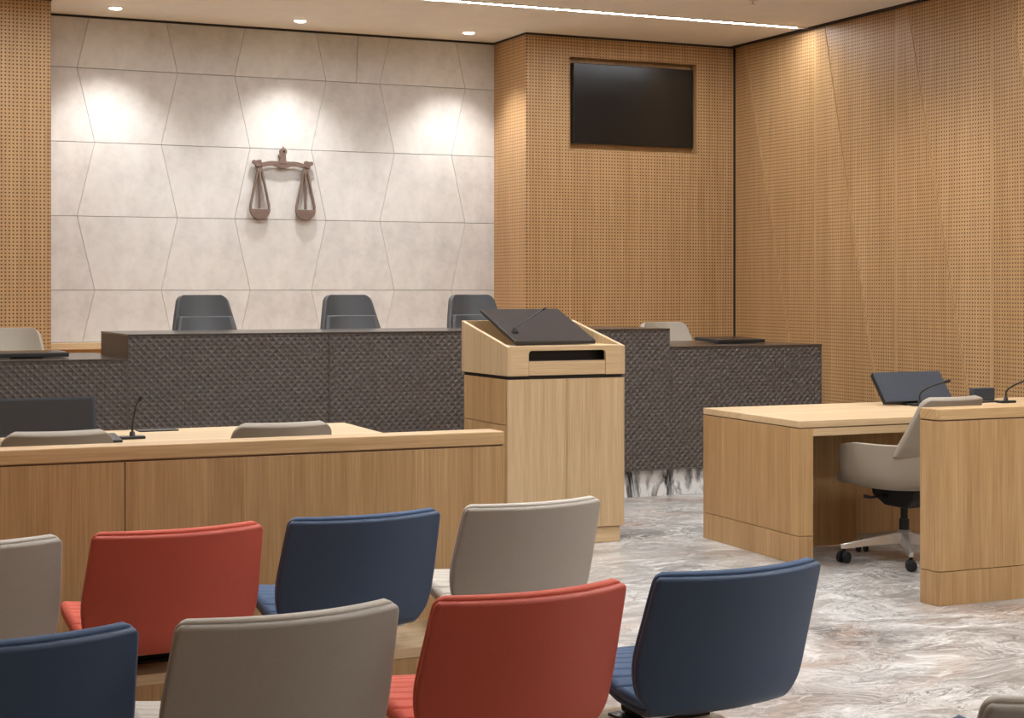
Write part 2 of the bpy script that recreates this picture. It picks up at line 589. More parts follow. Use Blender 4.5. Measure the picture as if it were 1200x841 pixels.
def downlight(x, y, label, power, group, size=R(98), blend=0.75):
    t = thing('downlight', label, 'light', (x, y, CEIL), 0, group)
    MB().lathe([(0.03, -.014), (0.044, -.010), (0.048, 0.0)], n=24).build('lens', M['lamp'], t)
    vs, fs = [], []
    n = 28
    for rr, h in ((0.0485, 0.0), (0.0485, -.006), (0.058, -.006), (0.062, 0.0)):
        for k in range(n):
            a = 2 * math.pi * k / n
            vs.append((rr * math.cos(a), rr * math.sin(a), h))
    for i in range(3):
        for k in range(n):
            fs.append((i * n + k, (i + 1) * n + k, (i + 1) * n + (k + 1) % n, i * n + (k + 1) % n))
    MB().add(vs, fs).build('trim_ring', M['white_metal'], t, smooth=True, angle=40)
    ld = bpy.data.lights.new('lamp_beam', 'SPOT')
    ld.energy = power
    ld.color = (1.0, 0.985, 0.96)
    ld.spot_size = size
    ld.spot_blend = blend
    ld.shadow_soft_size = 0.04
    lo = bpy.data.objects.new('lamp_beam', ld)
    col.objects.link(lo)
    lo.parent = t
    lo.location = (0, 0, -.03)
WW = 'wall washing downlights before the stone wall'
downlight(2.54, 12.95, 'round recessed downlight before the stone wall, farthest from the television wall', SPOT_POWER, WW)
downlight(4.02, 12.95, 'round recessed downlight before the stone wall, above the scales emblem', SPOT_POWER, WW)
downlight(5.50, 12.95, 'round recessed downlight before the stone wall, nearest the television wall', SPOT_POWER, WW)

RD = 'added unseen fill downlights over the tables and the aisle'
for i, (x, y) in enumerate([(x, y) for y in (9.9, 6.7, 3.4) for x in (1.2, 4.0, 6.8)]):  # downlight grid added out of view to brighten the room
    if (x, y) == (1.2, 3.4):
        continue
    where = ['before the judges bench', 'over the tables', 'over the gallery seats'][i // 3]
    side = ['far from the panelled wall', 'on the centre line', 'near the panelled wall'][i % 3]
    downlight(x, y, 'added unseen ceiling downlight %s, %s' % (where, side), FILL_SPOT, RD, R(130), 0.8)

spr = thing('fire_sprinkler', 'small fire sprinkler head in the ceiling beyond the light line', 'sprinkler', (6.84, 10.64, CEIL), 0)
MB().lathe([(0.03, -.004), (0.034, 0.0)], n=20).build('escutcheon', M['white_metal'], spr)
MB().lathe([(0.02, -.03), (0.02, -.027), (0.006, -.024), (0.006, -.004)], n=16).build('deflector', M['steel'], spr)

# ------------------------------------------------------------------ scales emblem on the stone wall
em = thing('scales_emblem', 'bronze scales of justice emblem mounted on the pale stone wall', 'emblem', (4.005, YB - .02, 2.30), 0)
EY0, EY1 = -0.046, -0.022
def disc(cx, cz, r, n=20, a0=0.0, a1=2 * math.pi):
    return [(cx + r * math.cos(lerp(a0, a1, k / n)), cz + r * math.sin(lerp(a0, a1, k / n))) for k in range(n if a1 - a0 > 6.2 else n + 1)]
bm_ = MB()
top, bot = [], []
for k in range(41):
    x = lerp(-.235, .235, k / 40)
    zc = .163 + .010 * math.cos(abs(x) / .235 * 2 * math.pi - 2.6) - (0.012 if abs(x) < .012 else 0) * 0
    th = .019 + .008 * math.exp(-(x / .05) ** 2)
    top.append((x, zc + th + .012 * math.exp(-(x / .045) ** 2)))
    bot.append((x, zc - th + (.010 if abs(x) < .008 else 0)))
bm_.prism(top + bot[::-1], EY0, EY1, 'y')
for sx in (-1, 1):
    bm_.prism(disc(sx * .212, .168, .030), EY0 - .004, EY1, 'y')
    bm_.prism(disc(sx * .245, .180, .017, 14), EY0 - .002, EY1, 'y')
    bm_.prism(disc(sx * .200, .185, .016, 14), EY0 - .006, EY1, 'y')
bm_.build('beam', M['bronze'], em, bevel=0.003)
po = MB().prism([(-.036, .17), (.036, .17), (.026, .205), (.024, .255), (.022, .275), (-.022, .275), (-.024, .255), (-.026, .205)], EY0 - .003, EY1, 'y')
po.prism(disc(0.002, .272, .032, 22), EY0 - .005, EY1, 'y')
po.prism(disc(-.024, .238, .016, 14), EY0 - .004, EY1, 'y')
po.prism([(-.014, .295), (.016, .295), (.004, .318)], EY0, EY1, 'y')
fin = po.build('finial', M['bronze'], em, bevel=0.003)
MB().prism(disc(.006, .272, .011, 12), EY0 - .0065, EY0 - .005, 'y').build('finial_eye', M['gap'], fin)
for sx in (-1, 1):
    px = sx * .196 + (.0 if sx > 0 else 0)
    hy = .15
    hm = MB()
    for k in (-1, 0, 1):
        x0, x1 = px + k * .008, px + k * .078
        wd = .0085
        if k == 0:
            hm.prism([(px - .009, hy), (px + .009, hy), (px + .009, -.205), (px - .009, -.205)], EY0, EY1, 'y')
        else:
            hm.prism([(x0 - wd, hy), (x0 + wd, hy), (x1 + wd, -.18), (x1 + wd, -.215), (x1 - wd, -.215), (x1 - wd, -.18)], EY0, EY1, 'y')
    hm.build('pan_hanger', M['bronze'], em, bevel=0.002)
    MB().prism(disc(px, -.208, .087, 24, math.pi, 2 * math.pi), EY0 - .004, EY1 + .002, 'y').build('pan', M['bronze'], em, bevel=0.003)
for x, z in ((-.2, .165), (.2, .165), (-.196, -.24), (.196, -.24)):
    MB().tube([(x, EY1 - .002, z), (x, 0.001, z)], .006, 8).build('wall_pin', M['bronze'], em, smooth=True, angle=40)

# ------------------------------------------------------------------ television
tv = thing('television', 'large black wall television recessed in the perforated oak wall', 'television', (7.008, YP + .11, 3.03), 0)
tvh = MB().box(-.594, .594, -.06, 0.0, -.345, .348).build('housing', M['black'], tv, bevel=0.004)
MB().box(-.587, .587, -.063, -.0602, -.338, .341).build('screen', M['screen'], tvh)

# ------------------------------------------------------------------ dark bench with relief front
def relief_panel(x0, x1, y, z0, z1, name, parent, off):
    """recessed diamond pyramids, 48 mm pitch, on a plane facing -y (kept on a world-wide lattice so neighbours run through)"""
    P, D = 0.048, 0.0095
    ox, oy, oz = off
    V, F = [], []
    idx = {}
    def vert(x, z, d):
        x2, z2 = min(max(x, x0), x1), min(max(z, z0), z1)
        k = (round(x2, 5), round(z2, 5), d > 0)
        if k not in idx:
            idx[k] = len(V)
            V.append((x2 - ox, y + d - oy, z2 - oz))
        return idx[k]
    i0, i1 = int(math.floor(x0 / P * 2)) - 1, int(math.ceil(x1 / P * 2)) + 1
    j0, j1 = int(math.floor(z0 / P * 2)) - 1, int(math.ceil(z1 / P * 2)) + 1
    h = P / 2
    for i in range(i0, i1 + 1):
        for j in range(j0, j1 + 1):
            if (i + j) % 2:
                continue
            cx, cz = i * h, j * h
            if cx + h <= x0 or cx - h >= x1 or cz + h <= z0 or cz - h >= z1:
                continue
            ins = x0 <= cx <= x1 and z0 <= cz <= z1
            c = vert(cx, cz, D if ins else 0)
            ring = [vert(cx + h, cz, 0), vert(cx, cz + h, 0), vert(cx - h, cz, 0), vert(cx, cz - h, 0)]
            for a in range(4):
                q = (c, ring[(a + 1) % 4], ring[a])
                if len(set(q)) == 3:
                    F.append(q)
    m = MB()
    m.add(V, F)
    o = m.build(name, M['relief'], parent)
    o['kind'] = 'stuff'
    return o
BY = 10.0
def bench(name, label, x0, x1, ztop, depth, seams, ends, sideL, sideR):
    t = thing(name, label, 'bench' if 'judge' in name else 'desk', ((x0 + x1) / 2, BY, 0), 0)
    o = t.location
    xs = [x0] + seams + [x1]
    for a, b in zip(xs[:-1], xs[1:]):
        relief_panel(a + (.0015 if a != x0 else 0), b - (.0015 if b != x1 else 0), BY, 0.182, ztop - .012, 'relief_panel', t, o)
    L = lambda *q: MB().box(q[0] - o.x, q[1] - o.x, q[2] - o.y, q[3] - o.y, q[4], q[5])
    L(x0, x1, BY + .012, BY + .04, .182, ztop - .012).build('front_board', M['dark_wood'], t)
    L(x0, x1, BY - .004, BY + depth, ztop - .012, ztop).build('worktop', M['dark_top'], t, bevel=0.002)
    if sideL:
        L(x0, x0 + .03, BY + .04, BY + depth - .01, .182, ztop - .012).build('end_panel', M['dark_wood'], t)
    if sideR:
        L(x1 - .03, x1, BY + .04, BY + depth - .01, .182, ztop - .012).build('end_panel', M['dark_wood'], t)
    L(x0 + (.03 if sideL and 'judge' not in name else 0), x1 - (.03 if sideR and 'judge' not in name else 0), BY + .045, BY + .12, 0, .182).build('stone_plinth', M['marble'], t)
    return t
bench('judges_bench', 'long tall dark bench with diamond relief front under the scales emblem', 2.036, 5.755, 1.157, 0.86, [3.295], 0, True, True)
bench('side_desk', 'lower dark relief-fronted desk wing joining the judges bench end farthest from the television', 0.70, 2.034, 1.012, 1.05, [], 0, True, False)
bench('side_desk', 'lower dark relief-fronted desk wing below the television, ending near the panelled wall', 5.757, 7.014, 1.032, 1.10, [], 0, False, True)

# low displays lying on the wings
def flat_display(label, loc, w, d, rz=0, tilt=4):
    t = thing('desk_display', label, 'monitor', loc, rz)
    b = MB().box(-w / 2, w / 2, -d / 2, d / 2, 0.010, .036)
    o = b.build('display_case', M['black'], t, bevel=0.004)
    o.rotation_euler = (R(tilt), 0, 0)
    s = MB().box(-w / 2 + .012, w / 2 - .012, -d / 2 + .012, d / 2 - .012, .0362, .0375).build('display_glass', M['screen'], t)
    s.rotation_euler = (R(tilt), 0, 0)
    MB().box(-.09, .09, -.06, .06, 0, .014).build('display_foot', M['black'], t)
    return t
flat_display('flat black display lying on the desk wing farthest from the television', (1.50, 10.38, 1.012), .46, .30, 0, 1)
flat_display('flat black display lying on the desk wing below the television', (6.56, 10.52, 1.032), .40, .34, 0, 2)
tag(MB().box(-.06, .06, -.04, .04, 0, .025).build('phone_dock', M['black'], loc=(6.93, 10.9, 1.032), bevel=.006), 'small black box behind the flat display on the desk wing below the television', 'box')

# ------------------------------------------------------------------ swivel chairs
def frange(n):
    return [-1 + 2 * k / (n - 1) for k in range(n)]
def cosr(n):
    return [-math.cos(math.pi * k / (n - 1)) for k in range(n)]

def polyline(pts, t):
    """Catmull-Rom through pts, t in 0..1"""
    n = len(pts) - 1
    f = min(max(t, 0.0), 1.0) * n
    i = min(int(f), n - 1)
    f -= i
    P = [pts[max(i - 1, 0)], pts[i], pts[i + 1], pts[min(i + 2, n)]]
    out = []
    for k in range(len(pts[0])):
        a, b, c, d = (P[0][k], P[1][k], P[2][k], P[3][k])
        out.append(0.5 * (2 * b + (c - a) * f + (2 * a - 5 * b + 4 * c - d) * f * f + (3 * b - a - 3 * c + d) * f ** 3))
    return out

def swivel_chair(label, leather, loc, rz, group, top_z=0.885, top_w=0.195, low_w=0.235, full=True, base_rot=0.0, recline=0.115, lumbar=False):
    t = thing('swivel_chair', label, 'chair', loc, rz, group)
    # tub: plan path from left arm round the back to right arm; height profile bottom to arm top
    path = [(-.265, .215), (-.285, .10), (-.285, -.03), (-.25, -.16), (-.14, -.255), (0, -.28), (.14, -.255), (.25, -.16), (.285, -.03), (.285, .10), (.265, .215)]
    prof = [(.50, .385), (.78, .395), (.93, .43), (.985, .50), (1.0, .57), (1.01, .628)]
    def tub(u, v):
        x, y = polyline(path, (u + 1) / 2)
        s, z = polyline(prof, (v + 1) / 2)
        front = max(0.0, (abs(u) - .78) / .22)
        z = z - .02 * front * (v + 1) / 2 + .0 * u
        yy = y * (s if y < 0 else (.75 + .25 * s))
        return Vector((x * s, yy, z + .02 * front * (1 - (v + 1) / 2)))
    MB().slab(tub, [(0.0, .02, .02), (.004, .006, .006), (.017, 0, 0), (.03, .006, .006), (.036, .02, .03)], frange(45), cosr(13), -1).build('tub_shell', leather, t, smooth=True)
    # upper back
    def back(u, v):
        q = (v + 1) / 2
        w = lerp(low_w, top_w, q ** 1.1)
        e = (1 - q) * (top_z - .585)
        rr = .045
        if e < rr:
            w = w - rr + math.sqrt(max(0, rr * rr - (rr - e) ** 2))
        z = lerp(.585, top_z, q)
        y = -.238 - (recline + .024) * q - .03 * q * (1 - q)
        return Vector((u * w, y + .095 * u * u * (w / low_w) ** 2, z))
    MB().slab(back, [(0.0, .03, .03), (.005, .008, .008), (.022, 0, 0), (.038, .01, .01), (.045, .04, .04)], cosr(19), cosr(19), 1).build('backrest', leather, t, smooth=True)
    if lumbar:
        def pad(u, v):
            return back(u * .985, -.98 + (v + 1) * .55) + Vector((0, .012, 0))
        MB().slab(pad, [(0.0, 0, 0), (-.012, .0, .0), (-.022, .02, .03), (-.027, .08, .10)], cosr(17), cosr(11), 1).build('lumbar_pad', leather, t, smooth=True)
    # seat cushion
    def seat(u, v):
        x = u * math.sqrt(max(0, 1 - .30 * v * v)) * .232
        y = .055 + v * math.sqrt(max(0, 1 - .22 * u * u)) * .275
        return Vector((x, y, .405 - .012 * max(0, v) ** 2))
    MB().slab(seat, [(0.0, .10, .10), (.012, .02, .02), (.035, 0, 0), (.055, .03, .03), (.065, .12, .12)], cosr(15), cosr(15), 1).build('seat', leather, t, smooth=True)
    if full:
        MB().prism([(-.09, .288), (.06, .292), (.15, .340), (.16, .388), (-.16, .388), (-.15, .335)], -.085, .085, 'x').build('tilt_mechanism', M['rubber'], t, bevel=.01)
        MB().tube([(-.07, .04, .345), (-.19, .05, .340), (-.235, .05, .350)], [.008, .007, .010], 8).build('lever', M['rubber'], t, smooth=True)
        MB().box(.03, .19, -.13, -.09, .345, .365).build('lever_paddle', M['rubber'], t, bevel=.006)
    MB().lathe([(.026, .10), (.026, .22), (.019, .222), (.019, .36)], n=16).build('gas_column', M['rubber'], t, smooth=True, angle=40)
    hub = MB().lathe([(.03, .085), (.046, .09), (.046, .15), (.032, .165)], n=20).build('base_hub', M['steel'], t, smooth=True, angle=40)
    for k in range(5):
        a = base_rot + 2 * math.pi * k / 5
        ca, sa = math.cos(a), math.sin(a)
        m = MB()
        vs = []
        for r, hw, z0, z1 in ((.03, .028, .095, .152), (.18, .021, .088, .128), (.33, .016, .074, .10), (.355, .013, .074, .096)):
            for sx, z in ((-1, z0), (1, z0), (.6, z1), (-.6, z1)):
                vs.append((ca * r - sa * hw * sx, sa * r + ca * hw * sx, z))
        fs = [(3, 2, 1, 0), (12, 13, 14, 15)]
        for s in range(3):
            for q in range(4):
                fs.append((s * 4 + q, s * 4 + (q + 1) % 4, s * 4 + 4 + (q + 1) % 4, s * 4 + 4 + q))
        m.add(vs, fs)
        lg = m.build('base_leg', M['steel'], t, bevel=.003)
        cs = MB()
        cx, cy = ca * .335, sa * .335
        b2 = a + 1.1 + k
        dx, dy = math.cos(b2), math.sin(b2)
        for sgn in (-1, 1):
            px, py = cx + dx * .02 * sgn, cy + dy * .02 * sgn
            n = 18
            vs, fs = [], []
            for q, (rr, hh) in enumerate(((.022, -.011), (.029, -.008), (.029, .008), (.022, .011))):
                for e in range(n):
                    an = 2 * math.pi * e / n
                    # wheel axis along (dx,dy)
                    lx = rr * math.cos(an)
                    lz = rr * math.sin(an)
                    vs.append((px + dx * hh - dy * lx, py + dy * hh + dx * lx, .029 + lz))
            for q in range(3):
                for e in range(n):
                    fs.append((q * n + e, q * n + (e + 1) % n, (q + 1) * n + (e + 1) % n, (q + 1) * n + e))
            fs.append(tuple(range(n - 1, -1, -1)))
            fs.append(tuple(range(3 * n, 4 * n)))
            cs.add(vs, fs)
        cs.tube([(cx, cy, .03), (cx, cy, .08)], .009, 8)
        cs.build('caster', M['rubber'], lg, smooth=True, angle=40)
    return t
TG = 'taupe swivel chairs'
sc = swivel_chair('taupe leather tub swivel chair at the table with open knee space, chrome base showing', M['leather_taupe'], (5.50, 7.10, 0), R(8), TG, base_rot=R(86))
sc = swivel_chair('taupe swivel chair at the table behind the long rail, in front of the monitor', M['leather_taupe'], (1.10, 7.10, 0), 0, TG, top_z=.867, base_rot=R(80))
copy_thing(sc, (2.04, 7.15, 0), R(0), 'taupe swivel chair behind the long rail, between desk microphone and lectern', TG)
copy_thing(sc, (1.57, 11.38, .30), R(180), 'taupe swivel chair behind the desk wing farthest from the television', TG)
copy_thing(sc, (6.68, 11.38, .30), R(180), 'taupe swivel chair behind the desk wing below the television', TG)
JG = 'black swivel chairs behind the judges bench'
jc = swivel_chair('black leather swivel chair behind the judges bench, farthest from the lectern', M['leather_black'], (2.915, 11.43, .45), R(180), JG, .94, .165, .235, True, .3, .06, True)
copy_thing(jc, (4.005, 11.43, .45), R(180), 'black leather swivel chair behind the middle of the judges bench', JG)
copy_thing(jc, (5.005, 11.43, .45), R(180), 'black leather swivel chair behind the judges bench beside the lectern', JG)

# ------------------------------------------------------------------ rails in front of the tables
def rail(label, x0, x1, y, seams, round_left):
    t = thing('timber_rail', label, 'partition', ((x0 + x1) / 2, y, 0), 0)
    cx = (x0 + x1) / 2
    TH = .13
    def plan(a, b, inset=0.0, rl=False, rr=False):
        ra = .03
        a, b = a - cx, b - cx
        p = []
        if rl:
            p += [(a + ra * (1 - math.cos(k * math.pi / 12)), ra * (1 - math.sin(k * math.pi / 12)) + inset) for k in range(0, 7)]
        else:
            p += [(a, inset)]
        p += [(b, inset), (b, TH - inset), (a, TH - inset)]
        return p
    MB().prism(plan(x0, x1, 0, round_left), .836, .886).build('cap', M['oak_x'], t, bevel=.004)
    MB().prism(plan(x0 + .004, x1 - .004, .006, round_left), .830, .836).build('cap_groove', M['groove'], t)
    xs = [x0] + seams + [x1]
    for i, (a, b) in enumerate(zip(xs[:-1], xs[1:])):
        rl = round_left and i == 0
        g0 = .0015 if i else 0
        g1 = .0015 if i < len(xs) - 2 else 0
        MB().prism(plan(a + g0, b - g1, 0.002, rl), .155, .830).build('panel', M['oak'], t, bevel=.002)
        MB().prism(plan(a + g0, b - g1, 0.002, rl), .0, .152).build('skirting', M['oak'], t, bevel=.002)
    return t
rail('long oak rail with thick cap directly before the gallery seats', -0.9, 2.588, 5.75, [-.1, 1.16], False)
rail('oak rail with rounded end before the turned taupe chair', 4.835, 7.9, 6.0, [6.26], True)

# ------------------------------------------------------------------ tables
def table(label, x0f, x0n, x1, yn, yf, flip=False):
    """plan: near edge y=yn, far edge y=yf; the open end panel at x0 (x0n near corner, x0f far corner)"""
    t = thing('oak_table', label, 'table', ((x0n + x1) / 2, (yn + yf) / 2, 0), 0)
    cx, cy = t.location.x, t.location.y
    s = -1 if flip else 1
    def Q(pts):
        return [(p[0] - cx, p[1] - cy) for p in pts]
    th = .085 * s
    MB().prism(Q([(x0n, yn), (x1, yn), (x1, yf), (x0f, yf)]), .710, .745).build('table_top', M['oak_pale_x'], t, bevel=.003)
    MB().prism(Q([(x0n + .004 * s, yn + .004), (x1 - .004 * s, yn + .004), (x1 - .004 * s, yf - .004), (x0f + .004 * s, yf - .004)]), .704, .710).build('shadow_groove', M['groove'], t)
    MB().prism(Q([(x0n, yn), (x0n + th, yn), (x0f + th, yf), (x0f, yf)]), .150, .704).build('end_panel', M['oak'], t, bevel=.002)
    MB().prism(Q([(x0n, yn), (x0n + th, yn), (x0f + th, yf), (x0f, yf)]), .0, .147).build('end_skirting', M['oak'], t, bevel=.002)
    MB().prism(Q([(x1, yn), (x1 - th, yn), (x1 - th, yf), (x1, yf)]), 0, .704).build('end_panel', M['oak'], t, bevel=.002)
    a, b = x0n + th, x1 - th
    MB().prism(Q([(a, yn), (b, yn), (b, yn + .03), (a, yn + .03)]), .665, .704).build('apron', M['oak_pale_x'], t, bevel=.001)
    lo, hi = min(a + .045 * s, b), max(a + .045 * s, b)
    n = 3
    ym = yn + .47
    for k in range(n):
        p0, p1 = lerp(lo, hi, k / n), lerp(lo, hi, (k + 1) / n)
        if not flip and k == 0:
            p1 = 5.596
        if not flip and k == 1:
            p0 = 5.596
        MB().box(p0 + .0015 - cx, p1 - .0015 - cx, ym - cy, ym + .022 - cy, 0.008, .704).build('modesty_panel', M['oak'], t)
    return t
table('oak table with open knee space and a turned taupe chair drawn up', 4.962, 4.905, 7.6, 7.19, 8.24)
table('oak table behind the long rail carrying a monitor and a microphone', 2.745, 2.70, -0.1, 7.05, 8.09, True)

# ------------------------------------------------------------------ lectern
LX0, LX1, LY0, LY1 = 3.755, 4.485, 8.30, 8.95
le = thing('lectern', 'pale oak lectern with sloping sides standing in the middle of the court', 'lectern', ((LX0 + LX1) / 2, (LY0 + LY1) / 2, 0), 0)
lx, ly = le.location.x, le.location.y
def LB(x0, x1, y0, y1, z0, z1):
    return MB().box(x0 - lx, x1 - lx, y0 - ly, y1 - ly, z0, z1)
LB(LX0 + .02, LX1 - .02, LY0 + .02, LY1 - .02, 0, .088).build('toe_base', M['oak_pale_x'], le, bevel=.002)
LB(LX0 + .012, LX1 - .012, LY0 + .022, LY1 - .01, .093, .928).build('cabinet_body', M['oak'], le, bevel=.002)
LB(LX0 + .004, LX0 + .0115, LY0 + .03, LY1 - .03, .093, .675).build('side_panel', M['oak'], le, bevel=.0015)
LB(LX0 + .004, LX0 + .0115, LY0 + .03, LY1 - .03, .679, .928).build('side_panel', M['oak'], le, bevel=.0015)
LB(LX1 - .0115, LX1 - .004, LY0 + .03, LY1 - .03, .093, .928).build('side_panel', M['oak'], le, bevel=.0015)
mx = 4.117
LB(LX0 + .004, mx - .0012, LY0, LY0 + .021, .093, .928).build('door', M['oak_pale'], le, bevel=.0015)
LB(mx + .0012, LX1 - .004, LY0, LY0 + .021, .093, .928).build('door', M['oak_pale'], le, bevel=.0015)
LB(LX0 + .014, LX1 - .014, LY0 + .014, LY1 - .012, .928, .948).build('recess_band', M['gap'], le)
LB(LX0 + .002, LX1 - .002, LY0 + .03, LY1 - .002, .948, .966).build('tray_base', M['oak_x'], le)
for a, b in ((LX0, LX0 + .022), (LX1 - .022, LX1)):
    MB().prism([(LY0 - ly, .948), (LY1 - ly, .948), (LY1 - ly, 1.243), (LY0 - ly, 1.108)], a - lx, b - lx, 'x').build('tray_side', M['oak_pale'], le, bevel=.002)
LB(LX0 + .022, LX1 - .022, LY1 - .022, LY1, .966, 1.243).build('tray_back', M['oak_y'], le, bevel=.002)
# tray front with a rounded slot
sx0, sx1, sz0, sz1 = 3.884, 4.363, 1.028, 1.086
m = MB()
fz = 1.100
F0, F1 = LY0, LY0 + .022
def arc(cx_, cz_, r, a0, a1, n=6):
    return [(cx_ + r * math.cos(lerp(a0, a1, k / n)), cz_ + r * math.sin(lerp(a0, a1, k / n))) for k in range(n + 1)]
x0i, x1i = LX0 + .022, LX1 - .022
rr = .02
PI = math.pi
m.prism([(x0i - lx, .948), (sx0 - lx, .948), (sx0 - lx, sz1 - rr)] + [(p[0] - lx, p[1]) for p in arc(sx0 + rr, sz1 - rr, rr, PI, PI / 2)] + [(sx0 + rr - lx, fz), (x0i - lx, fz)], F0 - ly, F1 - ly, 'y')
m.prism([(x1i - lx, .948), (sx1 - lx, .948), (sx1 - lx, sz1 - rr)] + [(p[0] - lx, p[1]) for p in arc(sx1 - rr, sz1 - rr, rr, 0, PI / 2)] + [(sx1 - rr - lx, fz), (x1i - lx, fz)], F0 - ly, F1 - ly, 'y')
m.prism([(sx0 + rr - lx, sz1), (sx1 - rr - lx, sz1), (sx1 - rr - lx, fz), (sx0 + rr - lx, fz)], F0 - ly, F1 - ly, 'y')
m.build('tray_front', M['oak_pale_x'], le)
LB(sx0 + .002, sx1 - .002, LY0 + .001, LY0 + .02, .950, sz0).build('keyboard_drawer', M['oak_pale_x'], le, bevel=.0015)
LB(sx0 - .02, sx1 + .06, LY0 + .023, LY0 + .09, 1.02, 1.03).build('slot_shelf', M['black'], le)
LB(sx0 - .02, sx1 + .06, LY0 + .09, LY0 + .10, .967, 1.099).build('slot_back', M['black'], le)
LB(x0i, x1i, LY0, LY0 + .33, fz, fz + .012).build('front_ledge', M['oak_pale_x'], le, bevel=.0015)

def slope_slab(name, parent, w, L, th, loc, tilt, mat, bev=.003, z0=0.0):
    o = MB().box(-w / 2, w / 2, 0, L, z0, z0 + th).build(name, mat, parent, bevel=bev)
    o.location = loc
    o.rotation_euler = (R(tilt), 0, 0)
    return o
ls = thing('lectern_screen', 'sloping black screen resting in the top of the oak lectern', 'screen', (4.09, 8.385, 1.112), 0)
slope_slab('screen_case', ls, .50, .52, .022, (0, 0, 0.004), 19.5, M['black'])
slope_slab('screen_face', ls, .494, .512, .0015, (0, .004 * math.cos(R(19.5)), .004 + .004 * math.sin(R(19.5))), 19.5, M['mat'], 0, .0221)
MB().box(-.10, .10, .30, .32, 0.0, .09).build('screen_stand', M['black'], ls)

# ------------------------------------------------------------------ microphones and desk equipment
def curve_pts(p, n=14):
    return [polyline(p, k / n) for k in range(n + 1)]
def microphone(label, loc, neck, group, plate=(.11, .06), r=.0055):
    t = thing('gooseneck_microphone', label, 'microphone', loc, 0, group)
    MB().box(-plate[0] / 2, plate[0] / 2, -plate[1] / 2, plate[1] / 2, 0, .014).build('microphone_base', M['black'], t, bevel=.004)
    MB().lathe([(.014, .012), (.012, .03), (.008, .034)], n=14).build('socket', M['black'], t, smooth=True, angle=40)
    pts = curve_pts([(0, 0, .03)] + neck)
    gn = MB().tube(pts, r, 8).build('gooseneck', M['black'], t, smooth=True)
    a, b = Vector(pts[-2]), Vector(pts[-1])
    d = (b - a).normalized()
    MB().tube([b - d * .006, b, b + d * .03, b + d * .036], [r, r * 1.7, r * 1.7, r], 10).build('capsule', M['rubber'], gn, smooth=True)
    return t
MG = 'gooseneck microphones'
microphone('black gooseneck microphone on the table behind the long rail', (1.566, 7.599, .745), [(.002, -.01, .08), (.008, -.05, .15), (.014, -.09, .18)], MG)
microphone('black gooseneck microphone standing before the tilted monitor', (6.20, 7.86, .745), [(.0, -.01, .075), (.03, -.06, .115), (.07, -.14, .145)], MG)
microphone('black gooseneck microphone beside the small upright control box', (6.84, 7.86, .745), [(.0, -.01, .075), (.03, -.06, .115), (.08, -.15, .155)], MG)
microphone('thin gooseneck microphone reaching over the lectern screen', (3.892, 8.50, 1.178), [(.07, .03, .062), (.14, .065, .092), (.225, .11, .130)], MG, (.034, .03), .0036)

def monitor(label, loc, w, h, tilt, face='grey_screen', rz=0):
    t = thing('desk_monitor', label, 'monitor', loc, rz)
    ang = 90 - tilt
    slope_slab('monitor_case', t, w, h, .03, (0, 0, .022), ang, M['black'], .004, -.03)
    slope_slab('monitor_bezel', t, w, h, .004, (0, 0, .022), ang, M['grey_screen'], .001, .0)
    slope_slab('monitor_screen', t, w - .024, h - .02, .001, (0, .01 * math.cos(R(ang)), .022 + .01 * math.sin(R(ang))), ang, M[face], 0, .0041)
    MB().box(-w * .22, w * .22, -.02, .13, 0, .012).build('monitor_foot', M['black'], t, bevel=.003)
    MB().box(-.04, .04, .085, .11, .012, .088).build('monitor_stem', M['black'], t)
    return t
monitor('dark upright monitor on the table behind the long rail', (1.17, 7.68, .745), .50, .17, 12, 'dark_screen')
monitor('dark tilted monitor on the table beyond the turned taupe chair', (6.255, 7.93, .745), .49, .21, 38)
tag(MB().box(-.08, .08, -.025, .025, 0, .075).build('control_unit', M['grey_screen'], loc=(6.88, 8.12, .745), bevel=.006), 'small upright slate control box on the table beside the tilted monitor', 'box')
tag(MB().box(-.095, .095, -.05, .05, 0, .006).build('cable_flap', M['black'], loc=(1.765, 7.99, .745), bevel=.002), 'thin black cable flap lying flat on the table behind the long rail', 'cable flap')
tag(MB().box(-.10, .10, -.055, .055, 0, .006).build('cable_flap', M['black'], loc=(6.80, 7.97, .745), bevel=.002), 'thin black cable flap lying flat on the table by the slate control box', 'cable flap')
tag(MB().prism([(-.09, 0), (.09, 0), (.09, .03), (-.09, .012)], -.05, .05, 'x').build('signature_pad', M['black'], loc=(1.44, 7.52, .745), bevel=.003), 'small sloping black pad between the upright monitor and its microphone', 'panel')

# ------------------------------------------------------------------ gallery seats
PROF = [  # y, z, half width, bulge to the rear, crown
    (.285, .415, .195, 0.0, 0), (.27, .437, .215, 0.0, 0), (.17, .445, .238, 0.0, 0), (.05, .430, .250, .004, 0), (-.02, .405, .246, .014, 0),
    (-.060, .388, .220, .030, 0), (-.090, .398, .216, .048, 0), (-.104, .440, .248, .060, .0), (-.122, .52, .262, .065, .0), (-.158, .635, .257, .068, 0), (-.192, .742, .250, .070, 0)]
def gallery_surf(u, v):
    q = (u + 1) / 2
    y, z, w, b, cr = polyline(PROF, q)
    e = (1 - q) * .96
    rr = .028
    if e < rr:
        w = w - rr + math.sqrt(max(0, rr * rr - (rr - e) ** 2))
    e = q * .96
    rr = .06
    if e < rr:
        w = w - rr + math.sqrt(max(0, rr * rr - (rr - e) ** 2))
    k = v * abs(v) if False else v
    seat = 1 - min(1, b / .05)
    q2 = 1 - (w * k / .25) ** 2
    return Vector((w * k, y - b * q2, z + .018 * seat * v * v + cr * q2))
US = sorted(set([round(-math.cos(math.pi * k / 14) * .0 + (-1 + 2 * k / 84), 5) for k in range(85)] + [round(-.95 + .0085 * k, 5) for k in range(98)] + [-.995, -.985, -.97, .995, .985, .97, .955, .94]))
